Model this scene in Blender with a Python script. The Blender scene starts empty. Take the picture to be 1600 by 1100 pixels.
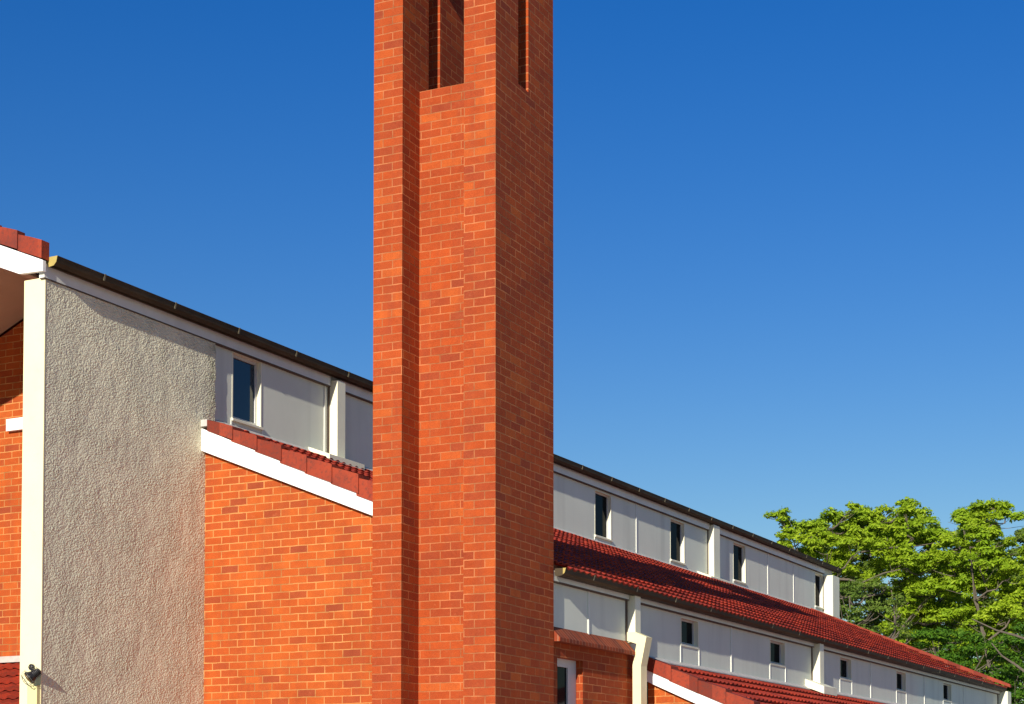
import bpy, bmesh, math, random
from mathutils import Vector, Matrix, noise as mnoise
S = bpy.context.scene
C = S.collection
R = math.radians

# ---------------------------------------------------------------- camera
cam_d = bpy.data.cameras.new('camera')
cam = bpy.data.objects.new('camera', cam_d); C.objects.link(cam)
cam.location = (0, 0, 1.6)
cam.rotation_euler = (R(90 + 2.413), 0, R(27.23))
cam_d.lens = 62.47; cam_d.sensor_width = 36; cam_d.shift_y = 0.3669
cam_d.clip_start = .1; cam_d.clip_end = 5000
S.camera = cam

# ---------------------------------------------------------------- sky, sun, exposure
SUN = Vector((.142, -1.0, .386)).normalized()
w = bpy.data.worlds.new('World'); S.world = w; w.use_nodes = True
nt = w.node_tree; nt.nodes.clear()
sky = nt.nodes.new('ShaderNodeTexSky'); sky.sky_type = 'NISHITA'; sky.sun_disc = False
sky.sun_elevation = math.asin(SUN.z)
sky.sun_rotation = math.atan2(SUN.x, SUN.y)
sky.altitude = 0; sky.air_density = 1.5; sky.dust_density = 0; sky.ozone_density = 6
bg = nt.nodes.new('ShaderNodeBackground'); bg.inputs[1].default_value = .079
hs = nt.nodes.new('ShaderNodeHueSaturation'); hs.inputs['Saturation'].default_value = 1.315
hs.inputs['Hue'].default_value = .522
wo = nt.nodes.new('ShaderNodeOutputWorld')
nt.links.new(sky.outputs[0], hs.inputs['Color']); nt.links.new(hs.outputs[0], bg.inputs[0]); nt.links.new(bg.outputs[0], wo.inputs[0])
sd = bpy.data.lights.new('sun', 'SUN'); sd.energy = 4.9; sd.angle = R(.5); sd.color = (1, .93, .82)
so = bpy.data.objects.new('sun', sd); C.objects.link(so)
so.rotation_euler = SUN.to_track_quat('Z', 'Y').to_euler(); so.location = (5, -20, 20)
S.view_settings.view_transform = 'Standard'; S.view_settings.look = 'None'
S.view_settings.exposure = 0.4; S.view_settings.gamma = 1

# ---------------------------------------------------------------- materials
class N:
    def __init__(s, name):
        s.m = bpy.data.materials.new(name); s.m.use_nodes = True
        s.t = s.m.node_tree; s.t.nodes.clear()
        s.out = s.t.nodes.new('ShaderNodeOutputMaterial')
        s.b = s.t.nodes.new('ShaderNodeBsdfPrincipled'); s.t.links.new(s.b.outputs[0], s.out.inputs[0])
    def n(s, ty, **k):
        x = s.t.nodes.new('ShaderNode' + ty)
        for a, v in k.items(): setattr(x, a, v)
        return x
    def l(s, a, b): s.t.links.new(a, b)
    def put(s, sock, v):
        if hasattr(v, 'is_linked') or isinstance(v, bpy.types.NodeSocket): s.l(v, sock)
        else: sock.default_value = v
    def math(s, op, a, b=None, c=None, clamp=False):
        x = s.n('Math', operation=op, use_clamp=clamp); s.put(x.inputs[0], a)
        if b is not None: s.put(x.inputs[1], b)
        if c is not None: s.put(x.inputs[2], c)
        return x.outputs[0]
    def noise(s, vec, scale, detail=3, rough=.55, dim='3D'):
        x = s.n('TexNoise'); s.l(vec, x.inputs['Vector']); x.inputs['Scale'].default_value = scale
        x.inputs['Detail'].default_value = detail; x.inputs['Roughness'].default_value = rough
        return x.outputs['Fac']
    def ramp(s, fac, stops, interp='LINEAR'):
        x = s.n('ValToRGB'); s.l(fac, x.inputs[0]); e = x.color_ramp.elements; x.color_ramp.interpolation = interp
        while len(e) < len(stops): e.new(.5)
        for q, (p, c) in zip(e, stops): q.position = p; q.color = (*c, 1) if len(c) == 3 else c
        return x.outputs[0]
    def mix(s, f, a, b, mode='MIX'):
        x = s.n('Mix', data_type='RGBA', blend_type=mode); s.put(x.inputs[0], f)
        for i, v in ((6, a), (7, b)):
            if isinstance(v, tuple): x.inputs[i].default_value = (*v, 1)
            else: s.l(v, x.inputs[i])
        return x.outputs[2]
    def bump(s, h, strength, dist):
        x = s.n('Bump'); s.l(h, x.inputs['Height']); x.inputs['Strength'].default_value = strength
        x.inputs['Distance'].default_value = dist; s.l(x.outputs[0], s.b.inputs['Normal']); return x
    def pos(s):
        return s.n('NewGeometry').outputs['Position']

CH = .0867
def brick_mat(name, length=.24, course=CH, z0=3.0241, xo=-8.321, yo=15.804, ysc=1.056, mortar=(.42, .14, .05), stops=None, seed=0., joint=.0085, vertical=False):
    k = N(name); geo = k.n('NewGeometry'); p = geo.outputs['Position']
    sep = k.n('SeparateXYZ'); k.l(p, sep.inputs[0]); sn = k.n('SeparateXYZ'); k.l(geo.outputs['True Normal'], sn.inputs[0])
    isx = k.math('GREATER_THAN', k.math('ABSOLUTE', sn.outputs[0]), .5)
    ux = k.math('MULTIPLY_ADD', k.math('SUBTRACT', sep.outputs[1], yo), ysc, .12)
    uy = k.math('SUBTRACT', sep.outputs[0], xo)
    mu = k.n('Mix', data_type='FLOAT'); k.l(isx, mu.inputs[0]); k.l(uy, mu.inputs[2]); k.l(ux, mu.inputs[3])
    u = mu.outputs[0]
    # slight waver of the joints
    wv = k.math('MULTIPLY', k.math('SUBTRACT', k.noise(p, 3.1, 2), .5), .012)
    wv2 = k.math('MULTIPLY', k.math('SUBTRACT', k.noise(p, 14, 1), .5), .006)
    wz = k.math('ADD', wv, wv2)
    v = k.math('DIVIDE', k.math('ADD', k.math('SUBTRACT', sep.outputs[2], z0), wz), course)
    row = k.math('FLOOR', v)
    half = k.math('MULTIPLY', k.math('MODULO', k.math('ADD', row, 400), 2), 0 if vertical else .5)
    wn0 = k.n('TexWhiteNoise', noise_dimensions='2D'); cv0 = k.n('CombineXYZ'); k.l(row, cv0.inputs[0]); cv0.inputs[1].default_value = 7.3 + seed; k.l(cv0.outputs[0], wn0.inputs['Vector'])
    jit = k.math('MULTIPLY', k.math('SUBTRACT', wn0.outputs['Value'], .5), .05)
    uu = k.math('ADD', k.math('ADD', k.math('DIVIDE', u, length), half), jit)
    col = k.math('FLOOR', uu)
    fx = k.math('FRACT', uu); fz = k.math('FRACT', v)
    ex = k.math('MULTIPLY', k.math('MINIMUM', fx, k.math('SUBTRACT', 1, fx)), length)
    ez = k.math('MULTIPLY', k.math('MINIMUM', fz, k.math('SUBTRACT', 1, fz)), course)
    d = k.math('MINIMUM', ex, ez)
    rough = k.math('MULTIPLY', k.math('SUBTRACT', k.noise(p, 60, 2), .5), .006)
    jw = k.math('MULTIPLY_ADD', k.noise(p, 1.7, 2), .004, joint / 2 - .002)
    dd = k.math('ADD', d, rough)
    mask = k.math('DIVIDE', k.math('SUBTRACT', dd, jw), .0025, clamp=True)      # 1 on brick, 0 in joint
    cv = k.n('CombineXYZ'); k.l(col, cv.inputs[0]); k.l(row, cv.inputs[1]); k.l(k.math('ADD', isx, seed), cv.inputs[2])
    wn = k.n('TexWhiteNoise', noise_dimensions='3D'); k.l(cv.outputs[0], wn.inputs['Vector'])
    st = stops or [(0, (.29, .048, .016)), (.05, (.335, .052, .013)), (.2, (.37, .056, .011)), (.55, (.395, .062, .010)), (.85, (.44, .070, .011)), (1, (.49, .098, .016))]
    c = k.ramp(wn.outputs['Value'], st)
    # blotches inside and across bricks, soot
    bl = k.noise(p, 7, 4, .6)
    c = k.mix(k.math('MULTIPLY', k.ramp(bl, [(.42, (0, 0, 0)), (.75, (1, 1, 1))]), .33), c, (.33, .075, .022))
    fine = k.noise(p, 110, 3, .7)
    c = k.mix(.75, c, k.ramp(fine, [(.28, (.58, .54, .52)), (.68, (1.08, 1.1, 1.12))]), 'MULTIPLY')
    big = k.noise(p, .7, 3)
    c = k.mix(.7, c, k.ramp(big, [(.3, (.80, .76, .76)), (.7, (1.1, 1.12, 1.1))]), 'MULTIPLY')
    mid = k.noise(p, 4.5, 4, .65)
    c = k.mix(.6, c, k.ramp(mid, [(.3, (.82, .74, .70)), (.5, (1, 1, 1)), (.72, (1.12, 1.22, 1.15))]), 'MULTIPLY')
    mp = k.n('Mapping'); k.l(p, mp.inputs[0]); mp.inputs['Scale'].default_value = (1, 1, .14)
    st2 = k.ramp(k.noise(mp.outputs[0], 5.5, 5, .65), [(.5, (0, 0, 0)), (.72, (1, 1, 1))])
    c = k.mix(k.math('MULTIPLY', st2, .42), c, (.24, .045, .018))
    ef = k.ramp(k.noise(p, 16, 6, .75), [(.60, (0, 0, 0)), (.74, (1, 1, 1))])
    c = k.mix(k.math('MULTIPLY', ef, .30), c, (.55, .20, .085))
    mo = k.mix(k.ramp(k.noise(p, 2.6, 5, .7), [(.36, (0, 0, 0)), (.64, (1, 1, 1))]), tuple(x * .60 for x in mortar), tuple(x * 1.2 for x in mortar))
    c = k.mix(mask, mo, c)
    k.l(c, k.b.inputs['Base Color']); k.b.inputs['Roughness'].default_value = .88
    k.b.inputs['Specular IOR Level'].default_value = .25
    h = k.math('ADD', k.math('MULTIPLY', mask, .004), k.math('MULTIPLY', fine, .0012))
    h = k.math('ADD', h, k.math('MULTIPLY', wn.outputs['Value'], .0015))
    k.bump(h, .55, 1.0)
    return k.m

def simple(name, col, rough=.6, var=.12, scale=4, bump=0, bscale=60, dirt=None, spec=.4, metal=0, streak=0):
    k = N(name); p = k.pos()
    f = k.noise(p, scale, 5, .6)
    lo = tuple(x * (1 - var) for x in col); hi = tuple(min(1, x * (1 + var * .6)) for x in col)
    c = k.ramp(f, [(.3, lo), (.7, hi)])
    if dirt:
        df = k.ramp(k.noise(p, scale * 3.1, 6, .7), [(.56, (0, 0, 0)), (.74, (1, 1, 1))])
        c = k.mix(k.math('MULTIPLY', df, .5), c, dirt)
    if streak:
        mp = k.n('Mapping'); k.l(p, mp.inputs[0]); mp.inputs['Scale'].default_value = (1, 1, .09)
        sf = k.ramp(k.noise(mp.outputs[0], 2.6, 3, .5), [(.52, (0, 0, 0)), (.74, (1, 1, 1))])
        c = k.mix(k.math('MULTIPLY', sf, streak), c, tuple(x * .55 for x in col))
    k.l(c, k.b.inputs['Base Color']); k.b.inputs['Roughness'].default_value = rough
    k.b.inputs['Specular IOR Level'].default_value = spec; k.b.inputs['Metallic'].default_value = metal
    if bump: k.bump(k.noise(p, bscale, 4, .6), 1, bump)
    return k.m

M = {}
M['brick'] = brick_mat('red_brick', ysc=1.0)
M['brick_wall'] = brick_mat('orange_brick', seed=3., xo=-12.70, yo=16.8, ysc=1, z0=3.0241 + .03, mortar=(.52, .225, .07),
    stops=[(0, (.32, .060, .020)), (.05, (.38, .068, .016)), (.2, (.44, .080, .013)), (.6, (.48, .090, .013)), (1, (.53, .115, .018))])
M['brick_edge'] = brick_mat('brick_on_edge', length=.087, course=2.0, z0=2.2, seed=5., vertical=True, mortar=(.35, .16, .09),
    stops=[(0, (.18, .036, .018)), (.5, (.28, .048, .016)), (1, (.36, .066, .02))])
M['white'] = simple('white_paint', (.78, .75, .56), .55, .05, 3, .0004, 90, dirt=(.62, .56, .46), streak=.12)
M['post'] = simple('cream_white_paint', (.80, .735, .43), .55, .05, 3, .0004, 90, dirt=(.62, .54, .36), streak=.15)
M['trim'] = simple('white_trim_paint', (.70, .70, .62), .5, .06, 5, streak=.25)
M['panel'] = simple('white_fibre_cement', (.675, .70, .585), .7, .05, 1.4, .0006, 160, streak=.34)
M['barge'] = simple('white_barge_paint', (.84, .83, .80), .45, .03, 3, dirt=(.74, .72, .68))
M['frame'] = simple('window_frame_paint', (.58, .57, .54), .45, .08, 6)
M['cream'] = simple('cream_paint', (.66, .60, .28), .5, .06, 6)
M['yellow'] = simple('yellow_paint', (.42, .32, .09), .5, .1, 12)
M['gutter'] = simple('olive_brown_gutter_paint', (.060, .044, .025), .6, .3, 2.5, dirt=(.05, .04, .03), spec=.12)
M['bracket'] = simple('gutter_bracket_metal', (.20, .17, .10), .5, .2, 9)
M['flash'] = simple('grey_flashing', (.50, .47, .43), .6, .15, 8, dirt=(.3, .27, .24))
M['groove'] = simple('dark_gap_strip', (.10, .07, .05), .9, .1, 5)  # solid dark strips, their colour standing for shade inside narrow grooves and gaps
M['soffit'] = simple('soffit_boards', (.52, .40, .26), .7, .08, 3)
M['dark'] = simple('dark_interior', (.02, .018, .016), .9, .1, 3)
M['ground'] = simple('pale_paving', (.44, .40, .35), .9, .2, .6, .002, 30)  # ground lies out of view; tone chosen pale to bounce light upwards
M['black'] = simple('black_plastic', (.018, .016, .016), .4, .2, 20)
M['wire'] = simple('wire_guard', (.20, .19, .15), .35, .2, 20, metal=.5)
M['bark'] = simple('pale_bark', (.13, .105, .075), .85, .35, 6, .01, 20)

def glass(name, body, refl):
    k = N(name); k.b.inputs['Base Color'].default_value = (*body, 1); k.b.inputs['Roughness'].default_value = .9; k.b.inputs['Specular IOR Level'].default_value = 0
    g = k.n('BsdfGlossy'); g.inputs['Roughness'].default_value = .07; g.inputs[0].default_value = (1, 1, 1, 1)
    mx = k.n('MixShader'); mx.inputs[0].default_value = refl; k.l(k.b.outputs[0], mx.inputs[1]); k.l(g.outputs[0], mx.inputs[2]); k.l(mx.outputs[0], k.out.inputs[0])
    bp = k.n('Bump'); k.l(k.noise(k.pos(), 1.1, 2), bp.inputs['Height']); bp.inputs['Distance'].default_value = .02; bp.inputs['Strength'].default_value = .3; k.l(bp.outputs[0], g.inputs['Normal'])
    return k.m
M['glass'] = glass('window_glass', (.006, .008, .009), .025)
M['glass_blue'] = glass('blue_window_glass', (.012, .03, .055), .07)
k = N('lamp_glass'); k.b.inputs['Base Color'].default_value = (.16, .10, .03, 1); k.b.inputs['Roughness'].default_value = .1; M['lampglass'] = k.m

def stucco():
    k = N('rough_cast_render'); p = k.pos()
    mp = k.n('Mapping'); k.l(p, mp.inputs[0]); mp.inputs['Rotation'].default_value = (R(35), 0, 0); mp.inputs['Scale'].default_value = (1, 1, 1.5)
    wn = k.n('TexNoise'); k.l(p, wn.inputs['Vector']); wn.inputs['Scale'].default_value = 14; wn.inputs['Detail'].default_value = 2
    off = k.n('VectorMath', operation='MULTIPLY_ADD'); k.l(wn.outputs['Color'], off.inputs[0]); off.inputs[1].default_value = (.04,) * 3; k.l(mp.outputs[0], off.inputs[2])
    n1 = k.noise(off.outputs[0], 33, 2, .5)
    vo = k.n('TexVoronoi', feature='SMOOTH_F1'); k.l(off.outputs[0], vo.inputs['Vector']); vo.inputs['Scale'].default_value = 42; vo.inputs['Smoothness'].default_value = .5
    n2 = k.noise(off.outputs[0], 62, 2, .6)
    h = k.math('ADD', k.math('MULTIPLY', n1, .9), k.math('MULTIPLY', k.math('SUBTRACT', 1, vo.outputs['Distance']), .55))
    h = k.math('ADD', h, k.math('MULTIPLY', n2, .22))
    amp = k.math('MULTIPLY_ADD', k.noise(p, 2.8, 3, .6), 2.2, -.25)
    h = k.math('MULTIPLY', h, amp)
    c = k.ramp(k.noise(p, 1.6, 6, .65), [(.32, (.68, .65, .48)), (.68, (.83, .78, .57))])
    c = k.mix(.5, c, k.ramp(n1, [(.3, (.80, .78, .74)), (.7, (1.05, 1.05, 1.03))]), 'MULTIPLY')
    sep = k.n('SeparateXYZ'); k.l(p, sep.inputs[0])
    mp2 = k.n('Mapping'); k.l(p, mp2.inputs[0]); mp2.inputs['Scale'].default_value = (1, 1, .12)
    sk = k.ramp(k.noise(mp2.outputs[0], 4.5, 5, .65), [(.48, (0, 0, 0)), (.75, (1, 1, 1))])
    c = k.mix(k.math('MULTIPLY', sk, .32), c, (.42, .38, .27))
    # algae staining at the ragged upper rear edge of the render
    dy = k.math('MULTIPLY', k.math('SUBTRACT', sep.outputs[1], 16.75), 6, clamp=True)
    dz = k.math('MULTIPLY', k.math('SUBTRACT', sep.outputs[2], 6.0), 3, clamp=True)
    st = k.math('MULTIPLY', k.math('MULTIPLY', dy, dz), k.ramp(k.noise(p, 9, 4), [(.35, (0, 0, 0)), (.6, (1, 1, 1))]))
    c = k.mix(k.math('MULTIPLY', st, .55), c, (.22, .23, .13))
    k.l(c, k.b.inputs['Base Color']); k.b.inputs['Roughness'].default_value = .95; k.b.inputs['Specular IOR Level'].default_value = .1
    k.bump(h, 1.0, .020)
    return k.m
M['stucco'] = stucco()

def tile_mat(name, base):
    k = N(name); p = k.pos(); sep = k.n('SeparateXYZ'); k.l(p, sep.inputs[0])
    a = k.math('FLOOR', k.math('DIVIDE', sep.outputs[1], .30)); b = k.math('FLOOR', k.math('DIVIDE', k.math('ADD', sep.outputs[0], 12.72), .29))
    cv = k.n('CombineXYZ'); k.l(a, cv.inputs[0]); k.l(b, cv.inputs[1])
    wn = k.n('TexWhiteNoise', noise_dimensions='2D'); k.l(cv.outputs[0], wn.inputs['Vector'])
    c = k.ramp(wn.outputs['Value'], [(0, tuple(x * .62 for x in base)), (.5, base), (1, (base[0] * 1.2, base[1] * 1.35, base[2] * 1.2))])
    g = k.ramp(k.noise(p, 2.5, 6, .7), [(.45, (0, 0, 0)), (.72, (1, 1, 1))])
    c = k.mix(k.math('MULTIPLY', g, .8), c, tuple(x * .4 + .012 for x in base))
    g2 = k.ramp(k.noise(p, 26, 4, .7), [(.5, (0, 0, 0)), (.68, (1, 1, 1))])
    c = k.mix(k.math('MULTIPLY', g2, .55), c, (.07, .03, .022))
    k.l(c, k.b.inputs['Base Color']); k.b.inputs['Roughness'].default_value = .72; k.b.inputs['Specular IOR Level'].default_value = .25
    k.bump(k.noise(p, 70, 4), .6, .004)
    return k.m
M['tile'] = tile_mat('red_concrete_tile', (.37, .036, .014))
M['verge'] = tile_mat('weathered_verge_tile', (.27, .036, .015))

def leaf_mat(name, a, b, c3):
    k = N(name); p = k.pos()
    wn = k.n('NewGeometry').outputs['Random Per Island']
    c = k.ramp(wn, [(0, a), (.5, b), (1, c3)])
    big = k.noise(p, .5, 3)
    c = k.mix(.6, c, k.ramp(big, [(.35, (.72, .85, .8)), (.65, (1.15, 1.08, 1))]), 'MULTIPLY')
    k.l(c, k.b.inputs['Base Color']); k.b.inputs['Roughness'].default_value = .6; k.b.inputs['Specular IOR Level'].default_value = .2
    tr = k.n('BsdfTranslucent'); k.l(c, tr.inputs[0]); mx = k.n('MixShader'); mx.inputs[0].default_value = .35
    k.l(k.b.outputs[0], mx.inputs[1]); k.l(tr.outputs[0], mx.inputs[2]); k.l(mx.outputs[0], k.out.inputs[0])
    return k.m
M['leaf_bright'] = leaf_mat('bright_leaf', (.17, .27, .010), (.27, .40, .012), (.38, .50, .03))
M['leaf_olive'] = leaf_mat('olive_leaf', (.09, .15, .02), (.14, .22, .025), (.22, .28, .05))
M['leaf_dark'] = leaf_mat('dark_leaf', (.04, .11, .008), (.075, .18, .010), (.14, .27, .018))

# ---------------------------------------------------------------- mesh helpers
W0 = {}
def link(name, bm, mat, parent=None, origin=None, smooth=False):
    """vertices of bm are world metres; origin becomes the object's own origin"""
    me = bpy.data.meshes.new(name)
    bmesh.ops.recalc_face_normals(bm, faces=bm.faces[:])
    if origin is None:
        xs = [v.co for v in bm.verts]
        lo = Vector((min(v.x for v in xs), min(v.y for v in xs), min(v.z for v in xs))); hi = Vector((max(v.x for v in xs), max(v.y for v in xs), max(v.z for v in xs)))
        origin = Vector(((lo.x + hi.x) / 2, (lo.y + hi.y) / 2, lo.z))
    origin = Vector(origin)
    for v in bm.verts: v.co -= origin
    bm.to_mesh(me); bm.free()
    me.materials.append(mat)
    if smooth:
        for f in me.polygons: f.use_smooth = True
    o = bpy.data.objects.new(name, me); C.objects.link(o)
    if parent: o.parent = parent; o.location = origin - W0[parent]
    else: o.location = origin
    W0[o] = origin
    return o
def empty(name, loc, label, cat, group=None):
    o = bpy.data.objects.new(name, None); C.objects.link(o); o.location = loc; o.empty_display_size = .3
    o['label'] = label; o['category'] = cat
    if group: o['group'] = group
    W0[o] = Vector(loc); return o
def box(bm, x0, x1, y0, y1, z0, z1):
    v = [bm.verts.new((x, y, z)) for x in (x0, x1) for y in (y0, y1) for z in (z0, z1)]
    for f in ((0, 1, 3, 2), (4, 6, 7, 5), (0, 4, 5, 1), (2, 3, 7, 6), (0, 2, 6, 4), (1, 5, 7, 3)): bm.faces.new([v[i] for i in f])
    return v
def prism_y(bm, pts, y0, y1):
    """polygon of (x, z) extruded along Y"""
    a = [bm.verts.new((x, y0, z)) for x, z in pts]; b = [bm.verts.new((x, y1, z)) for x, z in pts]
    bm.faces.new(a); bm.faces.new(b[::-1]); n = len(pts)
    for i in range(n): bm.faces.new((a[i], b[i], b[(i + 1) % n], a[(i + 1) % n]))
def prism_x(bm, pts, x0, x1):
    a = [bm.verts.new((x0, y, z)) for y, z in pts]; b = [bm.verts.new((x1, y, z)) for y, z in pts]
    bm.faces.new(a); bm.faces.new(b[::-1]); n = len(pts)
    for i in range(n): bm.faces.new((a[i], b[i], b[(i + 1) % n], a[(i + 1) % n]))
def bx(*boxes):
    bm = bmesh.new()
    for b in boxes: box(bm, *b)
    return bm
def bevel(bm, w, seg=2, ang=40):
    es = [e for e in bm.edges if len(e.link_faces) == 2 and e.calc_face_angle(0) > R(ang)]
    bmesh.ops.recalc_face_normals(bm, faces=bm.faces[:])
    bmesh.ops.bevel(bm, geom=es, offset=w, segments=seg, affect='EDGES', profile=.6)
    return bm
def holed_wall(x, t, u0, u1, z0, z1, holes):
    """wall in the plane X = x (outer face), thickness t inward, holes (u0,u1,z0,z1)"""
    bm = bmesh.new()
    us = sorted({u0, u1, *[h[0] for h in holes], *[h[1] for h in holes]}); zs = sorted({z0, z1, *[h[2] for h in holes], *[h[3] for h in holes]})
    def solid(i, j):
        if i < 0 or j < 0 or i >= len(us) - 1 or j >= len(zs) - 1: return False
        cu, cz = (us[i] + us[i + 1]) / 2, (zs[j] + zs[j + 1]) / 2
        return not any(h[0] < cu < h[1] and h[2] < cz < h[3] for h in holes)
    V = {}
    def vt(i, j, s):
        if (i, j, s) not in V: V[i, j, s] = bm.verts.new((x - s * t, us[i], zs[j]))
        return V[i, j, s]
    for i in range(len(us) - 1):
        for j in range(len(zs) - 1):
            if not solid(i, j): continue
            for s in (0, 1): bm.faces.new([vt(i, j, s), vt(i + 1, j, s), vt(i + 1, j + 1, s), vt(i, j + 1, s)])
            for di, dj, e in ((-1, 0, ((i, j), (i, j + 1))), (1, 0, ((i + 1, j), (i + 1, j + 1))), (0, -1, ((i, j), (i + 1, j))), (0, 1, ((i, j + 1), (i + 1, j + 1)))):
                if not solid(i + di, j + dj): bm.faces.new([vt(*e[0], 0), vt(*e[1], 0), vt(*e[1], 1), vt(*e[0], 1)])
    return bm
def tube(bm, pts, r0, r1, seg=6):
    rings = []; n = len(pts)
    for i, p in enumerate(pts):
        p = Vector(p); d = (Vector(pts[min(i + 1, n - 1)]) - Vector(pts[max(i - 1, 0)])).normalized()
        a = d.orthogonal().normalized(); b = d.cross(a); r = r0 + (r1 - r0) * i / (n - 1)
        if rings:
            # keep ring orientation steady
            a0 = (rings[-1][0].co - Vector(pts[i - 1])); a = (a0 - d * a0.dot(d)).normalized(); b = d.cross(a)
        rings.append([bm.verts.new(p + (a * math.cos(2 * math.pi * q / seg) + b * math.sin(2 * math.pi * q / seg)) * r) for q in range(seg)])
    for A, B in zip(rings, rings[1:]):
        for q in range(seg): bm.faces.new((A[q], A[(q + 1) % seg], B[(q + 1) % seg], B[q]))
    bm.faces.new(rings[0][::-1]); bm.faces.new(rings[-1])

def tiled_roof(name, parent, top, bot, a0, a1, axis='y', mat='tile', exposure=.315, wave=.15, amp=.022, sx=1, rows=None, samples=6):
    """waved tiles from top=(c,z) down to bot=(c,z); c is X (axis 'y': courses run along Y) or Y (axis 'x')"""
    rnd = random.Random(hash((top[0] * 7, a0)) & 0xffff)
    dc, dz = bot[0] - top[0], bot[1] - top[1]; L = math.hypot(dc, dz); dc /= L; dz /= L
    nc, nz = (-dz, dc) if dc > 0 else (dz, -dc)
    bm = bmesh.new(); n = max(1, round(L / exposure)); e = L / n
    nu = int((a1 - a0) / wave * samples)
    def P(u, s, h):
        c = top[0] + dc * s + nc * h; z = top[1] + dz * s + nz * h
        return (c, u, z) if axis == 'y' else (u, c, z)
    for r in range(n):
        s0, s1 = r * e, (r + 1) * e + .012
        off = rnd.uniform(-.004, .004); prev = None
        for i in range(nu + 1):
            u = a0 + (a1 - a0) * i / nu
            ph = 2 * math.pi * (u - a0) / wave
            hgt = amp * (0.5 + .5 * math.cos(ph)) ** 1.3
            j = int((u - a0) / .3); lift = ((math.sin(j * 12.9898 + r * 78.233) * 43758.5453) % 1 - .5) * .006
            cur = (bm.verts.new(P(u, s0, hgt + .002)), bm.verts.new(P(u, s1 + lift, hgt + .040 + off + lift)), bm.verts.new(P(u, s1 + lift - .004, hgt + .016)))
            if prev:
                bm.faces.new((prev[0], cur[0], cur[1], prev[1])); bm.faces.new((prev[1], cur[1], cur[2], prev[2]))
            prev = cur
    # solid underside so no light leaks through
    q = [P(a0, 0, -.03), P(a1, 0, -.03), P(a1, L, -.03), P(a0, L, -.03)]
    bm.faces.new([bm.verts.new(v) for v in q])
    me_o = link(name, bm, M[mat], parent, smooth=False)
    return me_o

# ---------------------------------------------------------------- ground
g = bmesh.new(); vs = [g.verts.new(v) for v in ((-1500, -1500, 0), (1500, -1500, 0), (1500, 1500, 0), (-1500, 1500, 0))]; g.faces.new(vs)
go = link('ground', g, M['ground'], None, (0, 0, 0)); go['kind'] = 'structure'

# ================================================================= brick tower
tw = empty('brick_tower', (-8.321, 15.804, 0), 'tall slender red brick tower with slotted open top in front of the white church hall', 'tower')
Z1 = 9.18
XA, XB, XC, XD = -9.750, -9.405, -8.684, -8.321; YA, YB = 15.804, 17.244
HT = 10.72
def side(x, t, s0, s1):
    return holed_wall(x, t, YA, YB, 0, 12.2, [(s0, s1, Z1 - .04, HT)])
link('side_pier', side(XB, XB - XA, YA + .577, YA + .840), M['brick'], tw)
link('side_pier', side(XD, XD - XC, YA + .542, YA + .794), M['brick'], tw)
link('front_panel', bx((XB, XC, YA + .376, YA + .50, 0, Z1)), M['brick'], tw)
link('rear_panel', bx((XB, XC, YA + .94, YA + 1.06, 0, Z1)), M['brick'], tw)
link('lintel', bx((XB, XC, YA + .376, YA + .50, HT, 12.2)), M['brick'], tw)
link('lintel', bx((XB, XC, YA + .94, YA + 1.06, HT, 12.2)), M['brick'], tw)
link('coping', bevel(bx((XA - .06, XD + .06, YA - .06, YB + .06, 12.2, 12.32)), .01), M['brick_edge'], tw)
link('belfry_ceiling', bx((XB, XC, YA + .50, YA + .94, HT + .3, HT + .36)), M['dark'], tw)
tw.rotation_euler.z = R(1.8)

# ================================================================= church hall
ch = empty('church_hall', (-12.7, 16.8, 0), 'long white and orange brick church hall with stepped red tiled roofs and high windows', 'church')
XU = -12.744; XM = -8.42; YF = 14.05; YBW = 16.80; YE = 41.75
RZ0 = 6.09; SL = .4215                       # aisle roof: z at the clerestory wall, fall per metre
def rz(x): return RZ0 - SL * (x + 12.72)

# --- clerestory wall with window openings
UW = [(17.37, 17.98), (27.90, 28.60), (31.36, 32.09), (34.82, 35.58), (40.38, 41.00)]
UWZ = (6.235, 7.03)
link('clerestory_wall', holed_wall(XU, .2, 16.96, YE, 5.6, 7.30, [(a, b, UWZ[0], UWZ[1] + (.03 if i == 0 else 0)) for i, (a, b) in enumerate(UW)]), M['panel'], ch)
def strips(x, ys, hw, z0, z1, t):
    for y in ys: link('cover_strip', bx((x - .01, x + t, y - hw, y + hw, z0, z1)), M['trim'], ch)
strips(XU, (19.40, 22.9, 24.9, 29.72, 37.0, 38.78), .018, 6.02, 7.06, .012)
strips(XU, [q for a, b in UW for q in (a - .012, b + .012)], .010, 6.02, 6.235, .010)
def window(y0, y1, z0, z1, x, rec=.055, lip=.03, fr=.045, glass='glass', label=None, sash=False):
    """window set into an opening of a wall whose outer face is X = x"""
    bm = bx((x - rec - .05, x - rec, y0, y0 + fr, z0, z1), (x - rec - .05, x - rec, y1 - fr, y1, z0, z1),
            (x - rec - .05, x - rec, y0 + fr, y1 - fr, z1 - fr, z1), (x - rec - .05, x - rec, y0 + fr, y1 - fr, z0, z0 + fr))
    p = link('window', bm, M['frame'], ch, (x, y0, z0))
    link('pane', bx((x - rec - .04, x - rec - .02, y0 + fr, y1 - fr, z0 + fr, z1 - fr)), M[glass], p)
    link('jamb', bx((x - rec, x + .006, y1 - .02, y1 + .001, z0, z1), (x - rec, x + .004, y0 - .001, y0 + .018, z0, z1), (x - rec, x + .003, y0 + .018, y1 - .02, z1 - .015, z1 + .001)), M['white'], p)
    s = bmesh.new(); prism_y(s, [(x - rec, z0 + .035), (x + lip, z0 - .002), (x + lip, z0 - .028), (x - rec, z0 - .028)], y0 - .012, y1 + .012)
    link('sill', s, M['white'], p)
    if label: p['label'] = label
    return p
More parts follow.
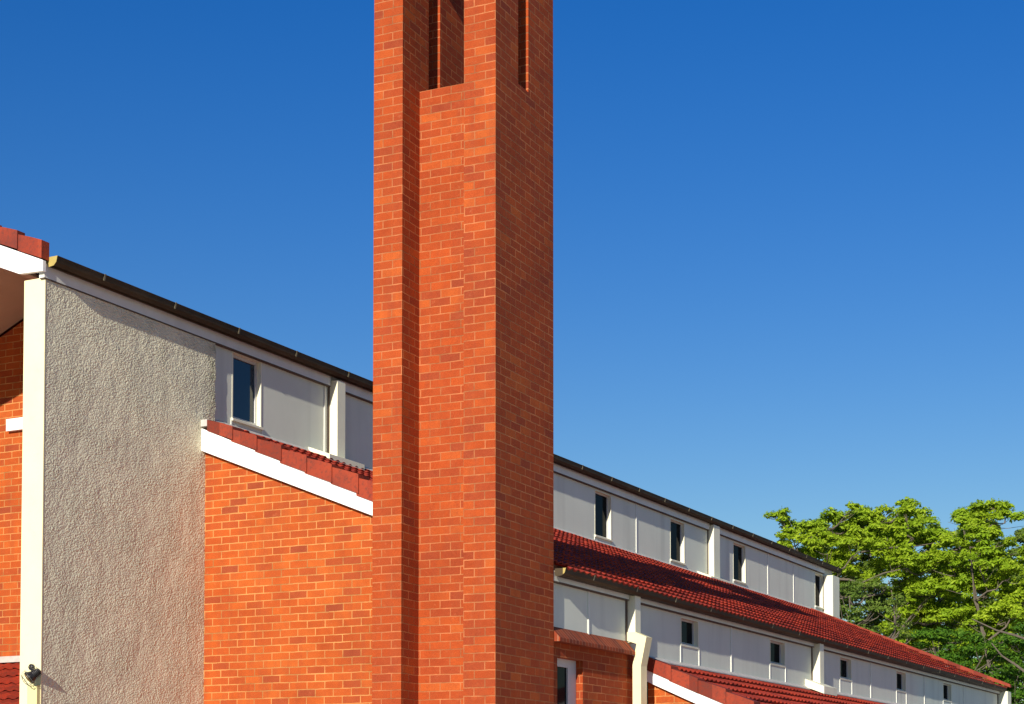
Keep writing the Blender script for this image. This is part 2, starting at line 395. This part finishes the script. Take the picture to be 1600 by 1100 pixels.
link('window_lining', holed_wall(XU - .2, .012, 16.96, YE, 5.6, 7.3, []), M['dark'], ch)
for i, (a, b) in enumerate(UW):
    window(a, b, UWZ[0], UWZ[1] + (.03 if i == 0 else 0), XU, glass='glass_blue' if i == 0 else 'glass', fr=.05 if i == 0 else .035,
           label='window with dark blue glass' if i == 0 else None)
# far bay lining behind the last window shows pale
# --- fascia, gutter of the upper roof
bm = bmesh.new()
FB = [(YF - .02, 19.46), (19.70, 33.32), (33.74, 41.00)]
for i, (a, b) in enumerate(FB): box(bm, XU - .02, XU + .050, a, b, 7.065, 7.215)
link('fascia', bm, M['trim'], ch)
bm = bmesh.new()
for a, b in FB: box(bm, XU - .01, XU + .052, a, b, 7.052, 7.065)
link('shadow_gap', bm, M['groove'], ch)
def gutter(x, z, y0, y1, name='gutter', hs=1.0, capx=0):
    """half-round fronted gutter hung at fascia face x, lip top at z"""
    pts = [(x, z - .015), (x, z - .105), (x + .02, z - .125), (x + .085, z - .115), (x + .118, z - .075), (x + .130, z - .01), (x + .138, z), (x + .128, z + .003), (x + .118, z - .012), (x + .105, z - .07), (x + .07, z - .098), (x + .02, z - .105), (x + .012, z - .015)]
    sc = lambda q: [(a, z + (b - z) * hs) for a, b in q]
    bm = bmesh.new(); prism_y(bm, sc(pts), y0, y1)
    o = link(name, bm, M['gutter'], ch)
    b = bmesh.new(); prism_y(b, sc([(x + .100, z - .001), (x + .100, z - .100), (x + .121, z - .076), (x + .134, z - .008), (x + .138, z - .001)] if capx else [(x + .002, z - .001), (x + .002, z - .108), (x + .02, z - .128), (x + .087, z - .118), (x + .121, z - .076), (x + .134, z - .008), (x + .138, z - .001)]), y0 - .006, y0 - .001)
    link('end_cap', b, M['yellow'], o)
    if capx:
        b = bmesh.new(); prism_y(b, sc([(x + .002, z - .001), (x + .002, z - .108), (x + .02, z - .128), (x + .087, z - .118), (x + .0995, z - .105), (x + .0995, z - .001)]), y0 - .004, y0 - .001)
        link('end_plate', b, M['gutter'], o)
    y = y0 + .75
    while y < y1:
        b = bmesh.new()
        prism_y(b, sc([(x + .131, z + .006), (x + .143, z + .004), (x + .134, z - .02), (x + .122, z - .08), (x + .116, z - .076), (x + .128, z - .02)]), y - .012, y + .012)
        box(b, x - .0, x + .135, y - .008, y + .008, z + .001, z + .006)
        link('bracket', b, M['bracket'], o); y += 1.22
    return o
gutter(XU + .051, 7.285, 14.075, 41.95, hs=.82)
link('eaves_board', bx((XU - .1, XU + .049, 14.04, 41.9, 7.217, 7.25)), M['gutter'], ch)

# --- upper roof (narrow gable over the clerestory)
AP = -14.92
tiled_roof('roof_tiles', ch, (AP, 8.165), (XU + .13, 7.205), 14.09, 41.95)
tiled_roof('roof_tiles', ch, (AP, 8.275), (2 * AP - XU - .13, 7.30), 14.0, 41.95, samples=4)
bm = bmesh.new()
y = 13.9
while y < 41.9:
    prism_y(bm, [(AP - .16, 8.09), (AP - .09, 8.19), (AP, 8.225), (AP + .09, 8.19), (AP + .16, 8.09)], y, y + .40); y += .405
link('ridge_tiles', bm, M['verge'], ch)
# barge board of the gable
bm = bmesh.new()
bt = lambda x: 7.185 + .41 * (-12.572 - x)
xl = 2 * AP + 12.572
G = lambda q: [(x * 1.0075, 1.6 + (z - 1.6) * 1.0075) for x, z in q]
prism_y(bm, G([(-12.572, 7.074), (-12.572, 7.185), (AP, bt(AP)), (AP, 7.896), (-12.893, 7.085)]), 13.975, 14.02)
prism_y(bm, G([(xl, 6.95), (xl, 7.185), (AP - .0005, bt(AP)), (AP - .0005, 7.80)]), 13.975, 14.02)  # left half, out of view, hangs lower to drop its shadow on the porch wall
link('barge_board', bm, M['barge'], ch)
def verge_row(x0, z0, dx, n, sl, y, name='verge_tile', h=.13, h1=None, depth=.2, length=.36, sgn=1):
    rj = random.Random(n * 31)
    for i in range(n):
        xa = x0 + (i * dx + rj.uniform(-.008, .008)) * sgn
        hh = h if h1 is None else h + (h1 - h) * i / max(1, n - 1)
        za = z0 - sl * i * dx + rj.uniform(-.006, .006)
        L = length * sgn
        zb = za - sl * length
        # upper end tucks under the tile before it, lower end kicks out over the next
        bm = bmesh.new()
        k0, k1 = .000, .034 + rj.uniform(-.008, .010)
        top = [(xa, za + k0), (xa + L * .5, (za + zb) / 2 + (k0 + k1) / 2 + .004), (xa + L, zb + k1)]
        bot = [(xa + L, zb - hh + k1 * .3), (xa, za - hh)]
        yo = .010 * 0
        ra = [bm.verts.new((px, y - .012 - .016 * abs(px - xa) / length, pz)) for px, pz in top + bot]
        rb = [bm.verts.new((px, y + depth, pz + .0)) for px, pz in top + bot]
        bm.faces.new(ra); bm.faces.new(rb[::-1])
        for q in range(5): bm.faces.new((ra[q], rb[q], rb[(q + 1) % 5], ra[(q + 1) % 5]))
        bevel(bm, .024, 3, 50)
        link(name, bm, M['verge'], ch)
verge_row(AP - .03, 8.36, .322, 7, .418, 13.98, length=.345, h=.170, depth=.09)
verge_row(AP - .13, 8.36, .325, 7, .418, 13.98, length=.345, h=.16, sgn=-1)
# soffit lining under the gable
bm = bmesh.new()
prism_y(bm, [(-12.95, 7.14), (AP, 7.93), (xl + .1, 6.97), (xl + .1, 7.0), (AP, 7.96), (-12.95, 7.17)], 14.03, 16.795)
link('soffit', bm, M['soffit'], ch)
# --- porch columns and rendered wing walls
for s, nm in ((0, 0), (1, 1)):
    cx0, cx1 = (-12.985, -12.700) if not s else (2 * AP + 12.70, 2 * AP + 12.985)
    link('column', (lambda b: b)(bx((cx0, cx1, YF, YF + .014, 0, 7.07 if not s else 6.9))), M['post'], ch)
# rendered wing wall : proud of the panels, ragged rear edge
bm = bmesh.new()
XS = -12.703; rnd = random.Random(4)
zz = [0, 6.11, 6.11] ; n = 26
pts = [(YF + .015, 0), (YBW + .06, 0), (YBW + .06, 6.02)]
for i in range(n + 1):
    z = 6.04 + (7.06 - 6.04) * i / n
    pts.append((16.985 + rnd.uniform(-.012, .012), z))
pts.append((YF + .015, 7.06))
prism_x(bm, pts, XS, XU - .10)
link('wing_wall', bm, M['stucco'], ch)
link('wing_wall', bx((2 * AP - XS - .1, 2 * AP - XS, YF + .015, YBW + .06, 0, 6.9)), M['stucco'], ch)
link('backing_wall', bx((XU - .5, XU - .215, YBW + .25, YE, 0, 7.2)), M['panel'], ch)
# --- orange brick front wall beside the wing (raking top) and behind the porch
bm = bmesh.new()
prism_y(bm, [(XS + .001, 0), (-8.385, 0), (-8.385, 4.0), (XS + .001, rz(XS) - .12)], YBW, YBW + .23)
link('front_wall', bm, M['brick_wall'], ch)
bm = bmesh.new(); prism_y(bm, [(xl + .2, 0), (XU - .12, 0), (XU - .12, 7.0), (AP, 7.90), (xl + .2, 6.98)], YBW, YBW + .23)
link('porch_wall', bm, M['brick_wall'], ch)
link('lintel_block', bevel(bx((-17.2, -15.745, YBW - .06, YBW + .001, 6.25, 6.40)), .006) if 0 else bevel(bx((-15.745, -13.6, YBW - .06, YBW + .001, 6.25, 6.40)), .006), M['barge'], ch)
# porch roof at the foot of that wall, falling towards the front
tiled_roof('porch_roof', ch, (YBW, 3.33), (YBW - 2.4, 3.33 - 2.4 * .42), -17.0, -13.1, axis='x', exposure=.30, samples=8)
bm = bmesh.new(); prism_x(bm, [(YBW - .001, 3.345), (YBW - .001, 3.425), (YBW - .012, 3.425), (YBW - .09, 3.34)], -17.0, -13.1)
link('flashing', bm, M['flash'], ch)

# --- aisle roof (lean-to)
tiled_roof('roof_tiles', ch, (-12.72, RZ0), (-8.245, 4.105), 17.262, 39.9)
tiled_roof('roof_tiles', ch, (-12.72, RZ0), (-9.78, rz(-9.78)), 16.76, 17.255)
# end verge at the far end
bm = bmesh.new(); prism_y(bm, [(-12.70, RZ0 + .05), (-8.15, rz(-8.15) + .05), (-8.15, rz(-8.15) - .02), (-12.70, RZ0 - .1)], 39.91, 40.03)
link('verge_tile', bm, M['verge'], ch)
bm = bmesh.new(); prism_y(bm, [(-12.742, 5.74), (-12.742, 6.005), (-9.80, 6.005 - .4345 * 2.942), (-9.80, 5.74 - .40 * 2.942)], YBW - .075, YBW - .04)
link('barge_board', bm, M['barge'], ch)
link('soffit_strip', (lambda b: (prism_y(b, [(-12.70, 5.765), (-12.70, 5.79), (-9.80, 5.79 - .4 * 2.9), (-9.80, 5.765 - .4 * 2.9)], YBW - .04, YBW), b)[1])(bmesh.new()), M['soffit'], ch)
bm = bmesh.new(); box(bm, -12.755, -12.615, YBW - .09, YBW - .02, 6.006, 6.085)
link('barge_cap', bevel(bm, .006), M['flash'], ch)
verge_row(-12.62, 6.075, .345, 8, .4095, YBW - .075, h=.13, h1=.215, length=.375)
# apron flashing
bm = bmesh.new(); prism_y(bm, [(XU + .001, 6.10), (XU + .001, 6.155), (XU + .006, 6.155), (XU + .07, 6.095), (XU + .07, 6.08)], 17.0, 41.6)
link('flashing', bm, M['flash'], ch)

# --- aisle wall (mid level) with windows
MW = [(21.06, 21.68), (24.52, 25.20), (27.97, 28.62), (31.42, 32.07), (34.88, 35.56)]
MZ = (3.625, 3.97)
link('aisle_wall', holed_wall(XM, .2, 17.2, 40.1, 3.2, 4.22, [(a, b, *MZ) for a, b in MW]), M['panel'], ch)
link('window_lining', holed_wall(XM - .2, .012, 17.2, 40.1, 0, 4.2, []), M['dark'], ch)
strips(XM, (18.25, 22.9, 29.75, 33.4, 36.6), .016, 3.2, 4.0, .012)
strips(XM, [q for a, b in MW for q in (a - .012, b + .012)], .010, 3.2, 3.60, .010)
for i, (a, b) in enumerate(MW):
    window(a, b, *MZ, XM, fr=.035, lip=.010)
FM = [(17.26, 19.30), (19.53, 26.46), (26.72, 39.85)]
bm = bmesh.new()
for a, b in FM: box(bm, XM - .02, XM + .050, a, b, 4.005, 4.12)
link('fascia', bm, M['trim'], ch)
bm = bmesh.new()
for a, b in FM: box(bm, XM - .01, XM + .052, a, b, 3.993, 4.005)
link('shadow_gap', bm, M['groove'], ch)
gutter(-8.358, 4.135, 17.255, 39.95, hs=.68, capx=1)
link('eaves_soffit', bx((XM + .051, -8.345, 17.27, 39.9, 4.10, 4.112)), M['soffit'], ch)

# --- pilasters
def pilaster(x, y0, y1, z0, z1, proud, mat='white', boot=None):
    o = link('pilaster', bevel(bx((x - .02, x + proud, y0, y1, z0, z1)), .006), M[mat], ch)
    link('shadow_gap', bx((x - .01, x + .014, y0 - .035, y0 - .0005, z0, z1 - .02)), M['groove'], o)
    if boot:
        b0, b1, ox, zt = boot
        bm = bmesh.new(); prism_y(bm, [(x + .002, zt + .02), (x + ox, zt - .10), (x + ox, zt - .215), (x + .002, zt - .10)], b0, b1)
        link('flashing_box', bevel(bm, .008), M['white'], o)
    return o
pilaster(XU, 19.50, 19.69, 6.05, 7.14, .135, boot=(19.02, 19.86, .33, 6.165))
pilaster(XU, 33.36, 33.70, 6.05, 7.17, .13, boot=(32.75, 34.1, .30, 6.155))
pilaster(XU, 41.02, 41.55, 5.9, 7.02, .24)
pilaster(XM, 26.50, 26.70, 3.2, 4.10, .13, boot=(26.15, 26.82, .30, 3.47))
pilaster(XM, 39.88, 40.25, 2.0, 4.06, .22)
# cranked pilaster: upper shaft, flared shoulder, lower shaft
p = link('pilaster', bevel(bx((XM - .02, -8.308, 19.34, 19.50, 3.50, 4.10)), .006), M['white'], ch)
link('shadow_gap', bx((XM - .01, XM + .014, 19.30, 19.339, 3.50, 4.08)), M['groove'], p)
bm = bmesh.new()
prism_y(bm, [(-8.336, 0), (-8.229, 0), (-8.229, 3.218), (-8.158, 3.556), (-8.305, 3.62), (-8.41, 3.62), (-8.41, 3.52), (-8.285, 3.478), (-8.336, 3.225)], 19.32, 19.50)
link('shoulder', bevel(bm, .005), M['post'], p)

# --- brick side wall with window below the aisle wall, next to the tower
BX = -8.40
link('side_wall', holed_wall(BX, .2, 17.2, 19.84, 0, 3.355, [(17.40, 18.06, 1.2, 3.19)]), M['brick'], ch)
FX = BX - .085
bw = link('window', bx((FX - .05, FX, 17.40, 18.06, 3.10, 3.19), (FX - .05, FX, 17.85, 18.06, 1.2, 3.10), (FX - .05, FX, 17.40, 17.47, 1.2, 3.10)), M['frame'], ch)
bw['label'] = 'tall window in the brick side wall'
link('pane', bx((FX - .04, FX - .02, 17.47, 17.85, 1.2, 3.10)), M['glass'], bw)
bm = bmesh.new()
prism_y(bm, [(XM + .001, 3.515), (-8.298, 3.385), (-8.298, 3.345), (XM + .001, 3.345)], 17.26, 19.315)
link('coping', bm, M['brick_edge'], ch)

# --- lower block: gable end, barge, roof
YL = 19.85
lz = lambda x: 3.345 - .44 * (x + 8.40)
bm = bmesh.new(); prism_y(bm, [(-8.36, 0), (-5.6, 0), (-5.6, lz(-5.6) - .2), (-8.36, lz(-8.36) - .2)], YL, YL + .23)
link('front_wall', bm, M['brick_wall'], ch)
link('side_wall', bx((-5.83, -5.6, YL + .231, 33.0, 0, 1.95)), M['brick_wall'], ch)
bm = bmesh.new(); prism_y(bm, [(-8.40, 3.085), (-8.40, 3.232), (-5.4, 3.232 - .441 * 3.0), (-5.4, 3.085 - .452 * 3.0)], YL - .075, YL - .04)
link('barge_board', bm, M['barge'], ch)
tiled_roof('roof_tiles', ch, (-8.40, 3.31), (-5.35, 3.31 - .44 * 3.05), YL - .03, 33.0, samples=8)
verge_row(-8.395, 3.37, .345, 9, .4415, YL - .075, h=.155, length=.375)
bm = bmesh.new(); prism_y(bm, [(XM + .001, 3.33), (XM + .001, 3.385), (XM + .006, 3.385), (XM + .08, 3.335), (XM + .08, 3.32)], YL, 33.0)
link('flashing', bm, M['flash'], ch)
# far end walls of the hall
bm = bmesh.new(); prism_y(bm, [(-17.0, 0), (XM - .0, 0), (XM, 4.0), (XU - .2, 5.8), (-17.0, 5.8)], 40.11, 40.34)
link('end_wall', bm, M['brick_wall'], ch)
link('cream_casing', bevel(bx((-12.835, -12.705, YF - .05, YF - .001, 0, 2.81)), .004), M['cream'], ch)
bm = bmesh.new(); prism_y(bm, [(-17.0, 0), (XU - .21, 0), (XU - .21, 7.2), (AP, 8.15), (-17.0, 7.25)], 41.3, 41.5)
link('gable_wall', bm, M['panel'], ch)
link('rear_side_wall', bx((-17.12, -17.0, 17.04, 41.3, 0, 7.1)), M['panel'], ch)

# ================================================================= floodlight on the column
fl = empty('floodlight', (-12.845, 14.05, 3.035), 'small black floodlight with wire guard on the white column above the cream casing', 'floodlight')
from mathutils import Quaternion
def lathe(bm, prof, origin, axis, seg=20):
    q = Vector((0, 0, 1)).rotation_difference(Vector(axis).normalized())
    rings = []
    for r, h in prof:
        rings.append([bm.verts.new(Vector(origin) + q @ Vector((r * math.cos(2 * math.pi * i / seg), r * math.sin(2 * math.pi * i / seg), h))) for i in range(seg)])
    for A, B in zip(rings, rings[1:]):
        for i in range(seg): bm.faces.new((A[i], A[(i + 1) % seg], B[(i + 1) % seg], B[i]))
    bm.faces.new(rings[0][::-1]); bm.faces.new(rings[-1])
ax = Vector((-.62, -.55, -.62)).normalized(); hc = Vector((-12.705, 13.92, 2.915))
bm = bmesh.new(); lathe(bm, [(.025, -.11), (.042, -.10), (.05, -.05), (.055, -.01), (.085, .05), (.098, .075), (.098, .09)], hc, ax)
link('lamp_body', bm, M['black'], fl, smooth=True)
bm = bmesh.new(); lathe(bm, [(.09, .0905), (.085, .10), (.05, .112), (.01, .117)], hc, ax); link('lens', bm, M['lampglass'], fl, smooth=True)
bm = bmesh.new()
for j in range(5):
    lathe(bm, [(.052, -.095 + j * .022), (.068, -.093 + j * .022), (.068, -.086 + j * .022), (.052, -.084 + j * .022)], hc, ax)
link('cooling_fins', bm, M['black'], fl)
bm = bmesh.new(); tube(bm, [(-12.845, 14.06, 3.03), (-12.84, 13.98, 3.03), (-12.80, 13.95, 3.01), (-12.72, 13.93, 2.98), (-12.66, 13.94, 2.955)], .022, .02, 8)
lathe(bm, [(.02, 0), (.045, .005), (.045, .04), (.02, .05)], (-12.845, 14.05, 3.035), (0, -1, 0))
link('mounting_arm', bm, M['black'], fl, smooth=True)
bm = bmesh.new()
q = Vector((0, 0, 1)).rotation_difference(ax)
def ring(r, h, n=18): return [hc + q @ Vector((r * math.cos(2 * math.pi * i / n), r * math.sin(2 * math.pi * i / n), h)) for i in range(n + 1)]
tube(bm, ring(.118, .07), .0035, .0035, 5); tube(bm, ring(.10, .145), .003, .003, 5)
for i in range(8):
    a = math.pi * i / 4
    tube(bm, [hc + q @ Vector((r * math.cos(a), r * math.sin(a), h)) for r, h in ((.118, .05), (.118, .10), (.10, .145), (.05, .165), (0, .17))], .003, .003, 5)
link('wire_guard', bm, M['wire'], fl)

fl.scale = (.72, .72, .72); fl.location = (-12.812, 14.05, 3.0)
# ================================================================= trees
A27 = R(27.23); RT = Vector((math.cos(A27), math.sin(A27), 0)); FW = Vector((-math.sin(A27), math.cos(A27), 0))
def leaf_quad(vs, fs, c, up, size, rnd):
    d = Vector((rnd.gauss(0, 1), rnd.gauss(0, 1), rnd.gauss(0, .6))).normalized()
    n = (up + Vector((rnd.gauss(0, .5), rnd.gauss(0, .5), rnd.gauss(0, .5)))).normalized()
    d = (d - n * d.dot(n)).normalized(); s = n.cross(d)
    L = size * rnd.uniform(.5, 1.4); Wd = L * rnd.uniform(.32, .5)
    b = len(vs)
    vs += [c - d * L * .5, c - d * L * .05 + s * Wd * .5, c + d * L * .5 - n * L * .12, c - d * L * .05 - s * Wd * .5]
    fs.append((b, b + 1, b + 2, b + 3))
def tree(label, base, pads, mat, seed, leaf=.165, dens=2500, trunk_r=.28, fork=4.5, droop=.85, group=None, twig=3, dead=(), thick=False):
    """pads: (lateral, depth, height, radius) in metres from the trunk's foot, seen along the tree's own axes"""
    rnd = random.Random(seed); base = Vector(base)
    t = empty('broadleaf_tree', base, label, 'tree', group); t.rotation_euler = (0, 0, 0)
    if thick: pads = pads + [(a + rnd.uniform(-.6, .6), d + 1.6, z - rnd.uniform(.1, .8), r * 1.1) for a, d, z, r in pads if r > .45]
    L2 = lambda a, d, z: base + RT * a + FW * d + Vector((0, 0, z))
    vs, fs = [], []
    for (a, d, z, r) in pads:
        c = L2(a, d, z)
        nsub = max(6, int(17 * r))
        # each pad is a rough cluster of smaller sprays, rounded on top and hanging at its rim
        for k in range(nsub):
            th = rnd.uniform(0, 2 * math.pi); rr = r * math.sqrt(rnd.random()) * 1.02
            dome = math.sqrt(max(0, 1 - min(1, (rr / r)) ** 2))
            lo = -.35 * r if rr > .6 * r else 0
            sc = c + Vector((rr * math.cos(th), rr * math.sin(th), r * droop * dome * rnd.uniform(.45, 1.0) + lo * rnd.random() + rnd.gauss(0, .06)))
            sr = rnd.uniform(.20, .40) * (.6 + .4 * r)
            for q in range(int(dens * r / nsub * (sr / .32) ** 2)):
                v = Vector((rnd.gauss(0, 1), rnd.gauss(0, 1), rnd.gauss(0, 1))).normalized()
                if v.z < -.2: v.z *= -.5
                f = rnd.uniform(.5, 1.08)
                p = sc + Vector((v.x * sr * f * 1.1, v.y * sr * f * 1.1, v.z * sr * f * .85))
                leaf_quad(vs, fs, p, (v * 1.0 + Vector((0, -.25, .55))).normalized(), leaf, rnd)
    me = bpy.data.meshes.new('crown'); o0 = base
    me.from_pydata([tuple(v - o0) for v in vs], [], fs); me.materials.append(M[mat])
    cr = bpy.data.objects.new('crown', me); C.objects.link(cr); cr.parent = t; W0[cr] = base
    bm = bmesh.new()
    top = L2(rnd.uniform(-.3, .3), 0, fork)
    tube(bm, [base - Vector((0, 0, .2)), base + (top - base) * .4 + Vector((.1, .05, 0)), top], trunk_r, trunk_r * .7, 10)
    link('trunk', bm, M['bark'], t)
    limbs = []
    for i, (a, d, z, r) in enumerate(pads):
        end = L2(a, d, z - .1 * r); cand = [top] + limbs
        st = min(cand, key=lambda s: (s - end).length + (0 if s is top else .35 * max(0, (s - top).length)) + (5 if s.z > end.z else 0))
        mid = st.lerp(end, .5) + Vector((rnd.gauss(0, .2), rnd.gauss(0, .2), -.18 * (end - st).length * rnd.uniform(.2, 1)))
        m1 = st.lerp(mid, .55) + Vector((rnd.gauss(0, .08),) * 3)
        b2 = bmesh.new(); L = (end - st).length
        r0 = .025 + .010 * L
        tube(b2, [st, m1, mid, mid.lerp(end, .5) + Vector((0, 0, .1)), end], r0, .018, 6)
        for q in range(twig):
            s = mid.lerp(end, rnd.uniform(0, 1)); e = end + Vector((rnd.gauss(0, r * .6), rnd.gauss(0, r * .6), rnd.uniform(-.2, .5) * r))
            tube(b2, [s, s.lerp(e, .5) + Vector((0, 0, -.06)), e], .018, .007, 4)
        link('branch', b2, M['bark'], t); limbs.append(mid); limbs.append(end)
    for pts in dead:
        b2 = bmesh.new(); tube(b2, [L2(*q) for q in pts], .05, .015, 6); o = link('branch', b2, M['bark'], t); o['label'] = 'bare pale branch'
    return t

PX = 39.7
def at(xpx, d): return Vector((0, 0, 0)) + RT * ((xpx - 800) / PX * (70 + d) / 70) + FW * (70 + d)
def px_pads(lst, xc, d0=0):
    """(x, y, radius) of each foliage pad as surveyed from the street, at distance 70+d -> local metres"""
    out = []
    for it in lst:
        x, y, r, d = it; s = (70 + d + d0) / 70
        a = ((x - 800) * s - (xc - 800) * (70 + d0) / 70) / PX
        out.append((a, d, 1.6 + (1254 - y) * s / PX, r / PX * s))
    return out
t1 = px_pads([(1222, 808, 13, 0), (1212, 804, 8, 0), (1234, 820, 9, .5), (1240, 850, 26, 0), (1268, 836, 30, .5), (1300, 822, 34, 1), (1296, 860, 34, -1), (1338, 792, 9, 0), (1345, 822, 36, 1.5),
              (1380, 812, 36, 1), (1345, 858, 34, -1.5), (1390, 850, 40, -1), (1425, 806, 30, 1.5), (1432, 836, 40, .5), (1420, 800, 10, 0), (1300, 900, 24, -.5), (1330, 905, 22, 1), (1420, 882, 40, -1.5), (1385, 890, 22, 2.5),
              (1470, 850, 34, 1), (1465, 885, 36, -1), (1500, 862, 30, 2), (1330, 880, 20, 2.5), (1452, 930, 34, -1), (1420, 925, 24, 1), (1490, 915, 30, 1.5), (1440, 968, 34, 0), (1480, 970, 34, 1), (1420, 1000, 32, 1), (1470, 1010, 36, 1.5), (1505, 1000, 30, 2)], 1400)
tree('broad spreading tree with bright lime green leaves behind the end of the hall', at(1400, 0), t1, 'leaf_bright', 11, thick=True)
t2 = px_pads([(1510, 822, 26, 0), (1540, 808, 28, .5), (1575, 812, 30, 0), (1555, 790, 8, 0), (1520, 850, 30, -1), (1560, 850, 30, -.5), (1535, 885, 34, -1), (1580, 900, 32, -1), (1600, 940, 34, 0), (1545, 930, 30, 0), (1610, 880, 26, 1), (1570, 965, 34, -.5),
              (1530, 970, 28, .5), (1610, 985, 32, 0), (1545, 1000, 30, 1), (1630, 850, 26, 0), (1640, 920, 36, 0), (1600, 1030, 34, 1)], 1560)
tree('yellow green leafy tree right of the spreading tree at the right edge', at(1565, -3), px_pads([(x, y, r, d) for x, y, r, d in
     [(1510, 822, 26, 0), (1540, 808, 28, .5), (1575, 812, 30, 0), (1555, 790, 8, 0), (1520, 850, 30, -1), (1560, 850, 30, -.5), (1535, 885, 34, -1), (1580, 900, 32, -1), (1600, 940, 34, 0), (1545, 930, 30, 0), (1612, 880, 26, 1), (1570, 965, 34, -.5),
      (1530, 970, 28, .5), (1610, 985, 32, 0), (1545, 1000, 30, 1), (1635, 850, 26, 0), (1640, 920, 36, 0), (1600, 1030, 34, 1)]], 1565, -3), 'leaf_bright', 12, thick=True)
t3 = px_pads([(1330, 935, 30, 0), (1360, 925, 28, 1), (1320, 975, 30, 0), (1365, 965, 32, -.5), (1345, 1000, 32, 0), (1395, 990, 28, 0), (1400, 950, 22, .5), (1385, 1030, 30, 0), (1310, 1010, 28, .5), (1425, 1040, 30, 0), (1350, 1040, 34, 0), (1312, 920, 20, .5), (1380, 915, 16, .5)], 1365, -10)
tree('thin olive green tree with pale bare twigs just beyond the end pier', at(1365, -10), t3, 'leaf_olive', 13, leaf=.13, dens=1100, trunk_r=.14, fork=3.5, twig=7)
rb = random.Random(5); bgp = []
for gy in range(8):
    for gx in range(11):
        x = 1318 + gx * 34 + rb.uniform(-14, 14); y = 838 + gy * 34 + rb.uniform(-12, 12) + (14 if gx % 2 else 0)
        if y < 1250 and not (x > 1455 and x < 1500 and y < 870): bgp.append((x, y, rb.uniform(28, 40), rb.uniform(-1.5, 1.5)))
tree('dense darker olive tree filling the gaps behind the two lime green trees', at(1480, 9), px_pads(bgp, 1480, 9), 'leaf_olive', 21, leaf=.2, dens=1500, trunk_r=.3, twig=3)
t4 = px_pads([(1460, 1010, 30, 0), (1500, 1000, 32, 0), (1540, 1020, 32, -.5), (1480, 1045, 34, 0), (1520, 1060, 36, 0), (1570, 1040, 34, 0), (1600, 1070, 36, 0), (1560, 1080, 36, .5), (1440, 1050, 28, 0), (1590, 1005, 26, 0), (1620, 1030, 36, 0), (1500, 1085, 34, 1), (1600, 1110, 36, 0), (1585, 1090, 30, 1), (1625, 1090, 34, 0), (1575, 1110, 30, 1), (1560, 1060, 30, 1.5), (1640, 1060, 34, 1)], 1530, -14)
tree('dark green feathery tree low at the right with bare branches crossing it', at(1530, -14), t4, 'leaf_dark', 14, leaf=.13, dens=2200, trunk_r=.16, fork=3.0, droop=.7,
     dead=[px_pads([(1640, 1010, 1, -1), (1590, 992, 1, -1), (1560, 985, 1, -1), (1522, 966, 1, -1)], 1530, -14), px_pads([(1640, 1080, 1, -1), (1592, 1040, 1, -1), (1568, 1022, 1, -1), (1550, 1005, 1, -1)], 1530, -14)] and
          [[q[:3] for q in px_pads([(1640, 1010, 1, -1.5), (1590, 992, 1, -1.5), (1560, 984, 1, -1.5), (1522, 966, 1, -1.5)], 1530, -14)],
           [q[:3] for q in px_pads([(1650, 1085, 1, -1.5), (1592, 1040, 1, -1.5), (1568, 1024, 1, -1.5), (1552, 1004, 1, -1.5)], 1530, -14)]])
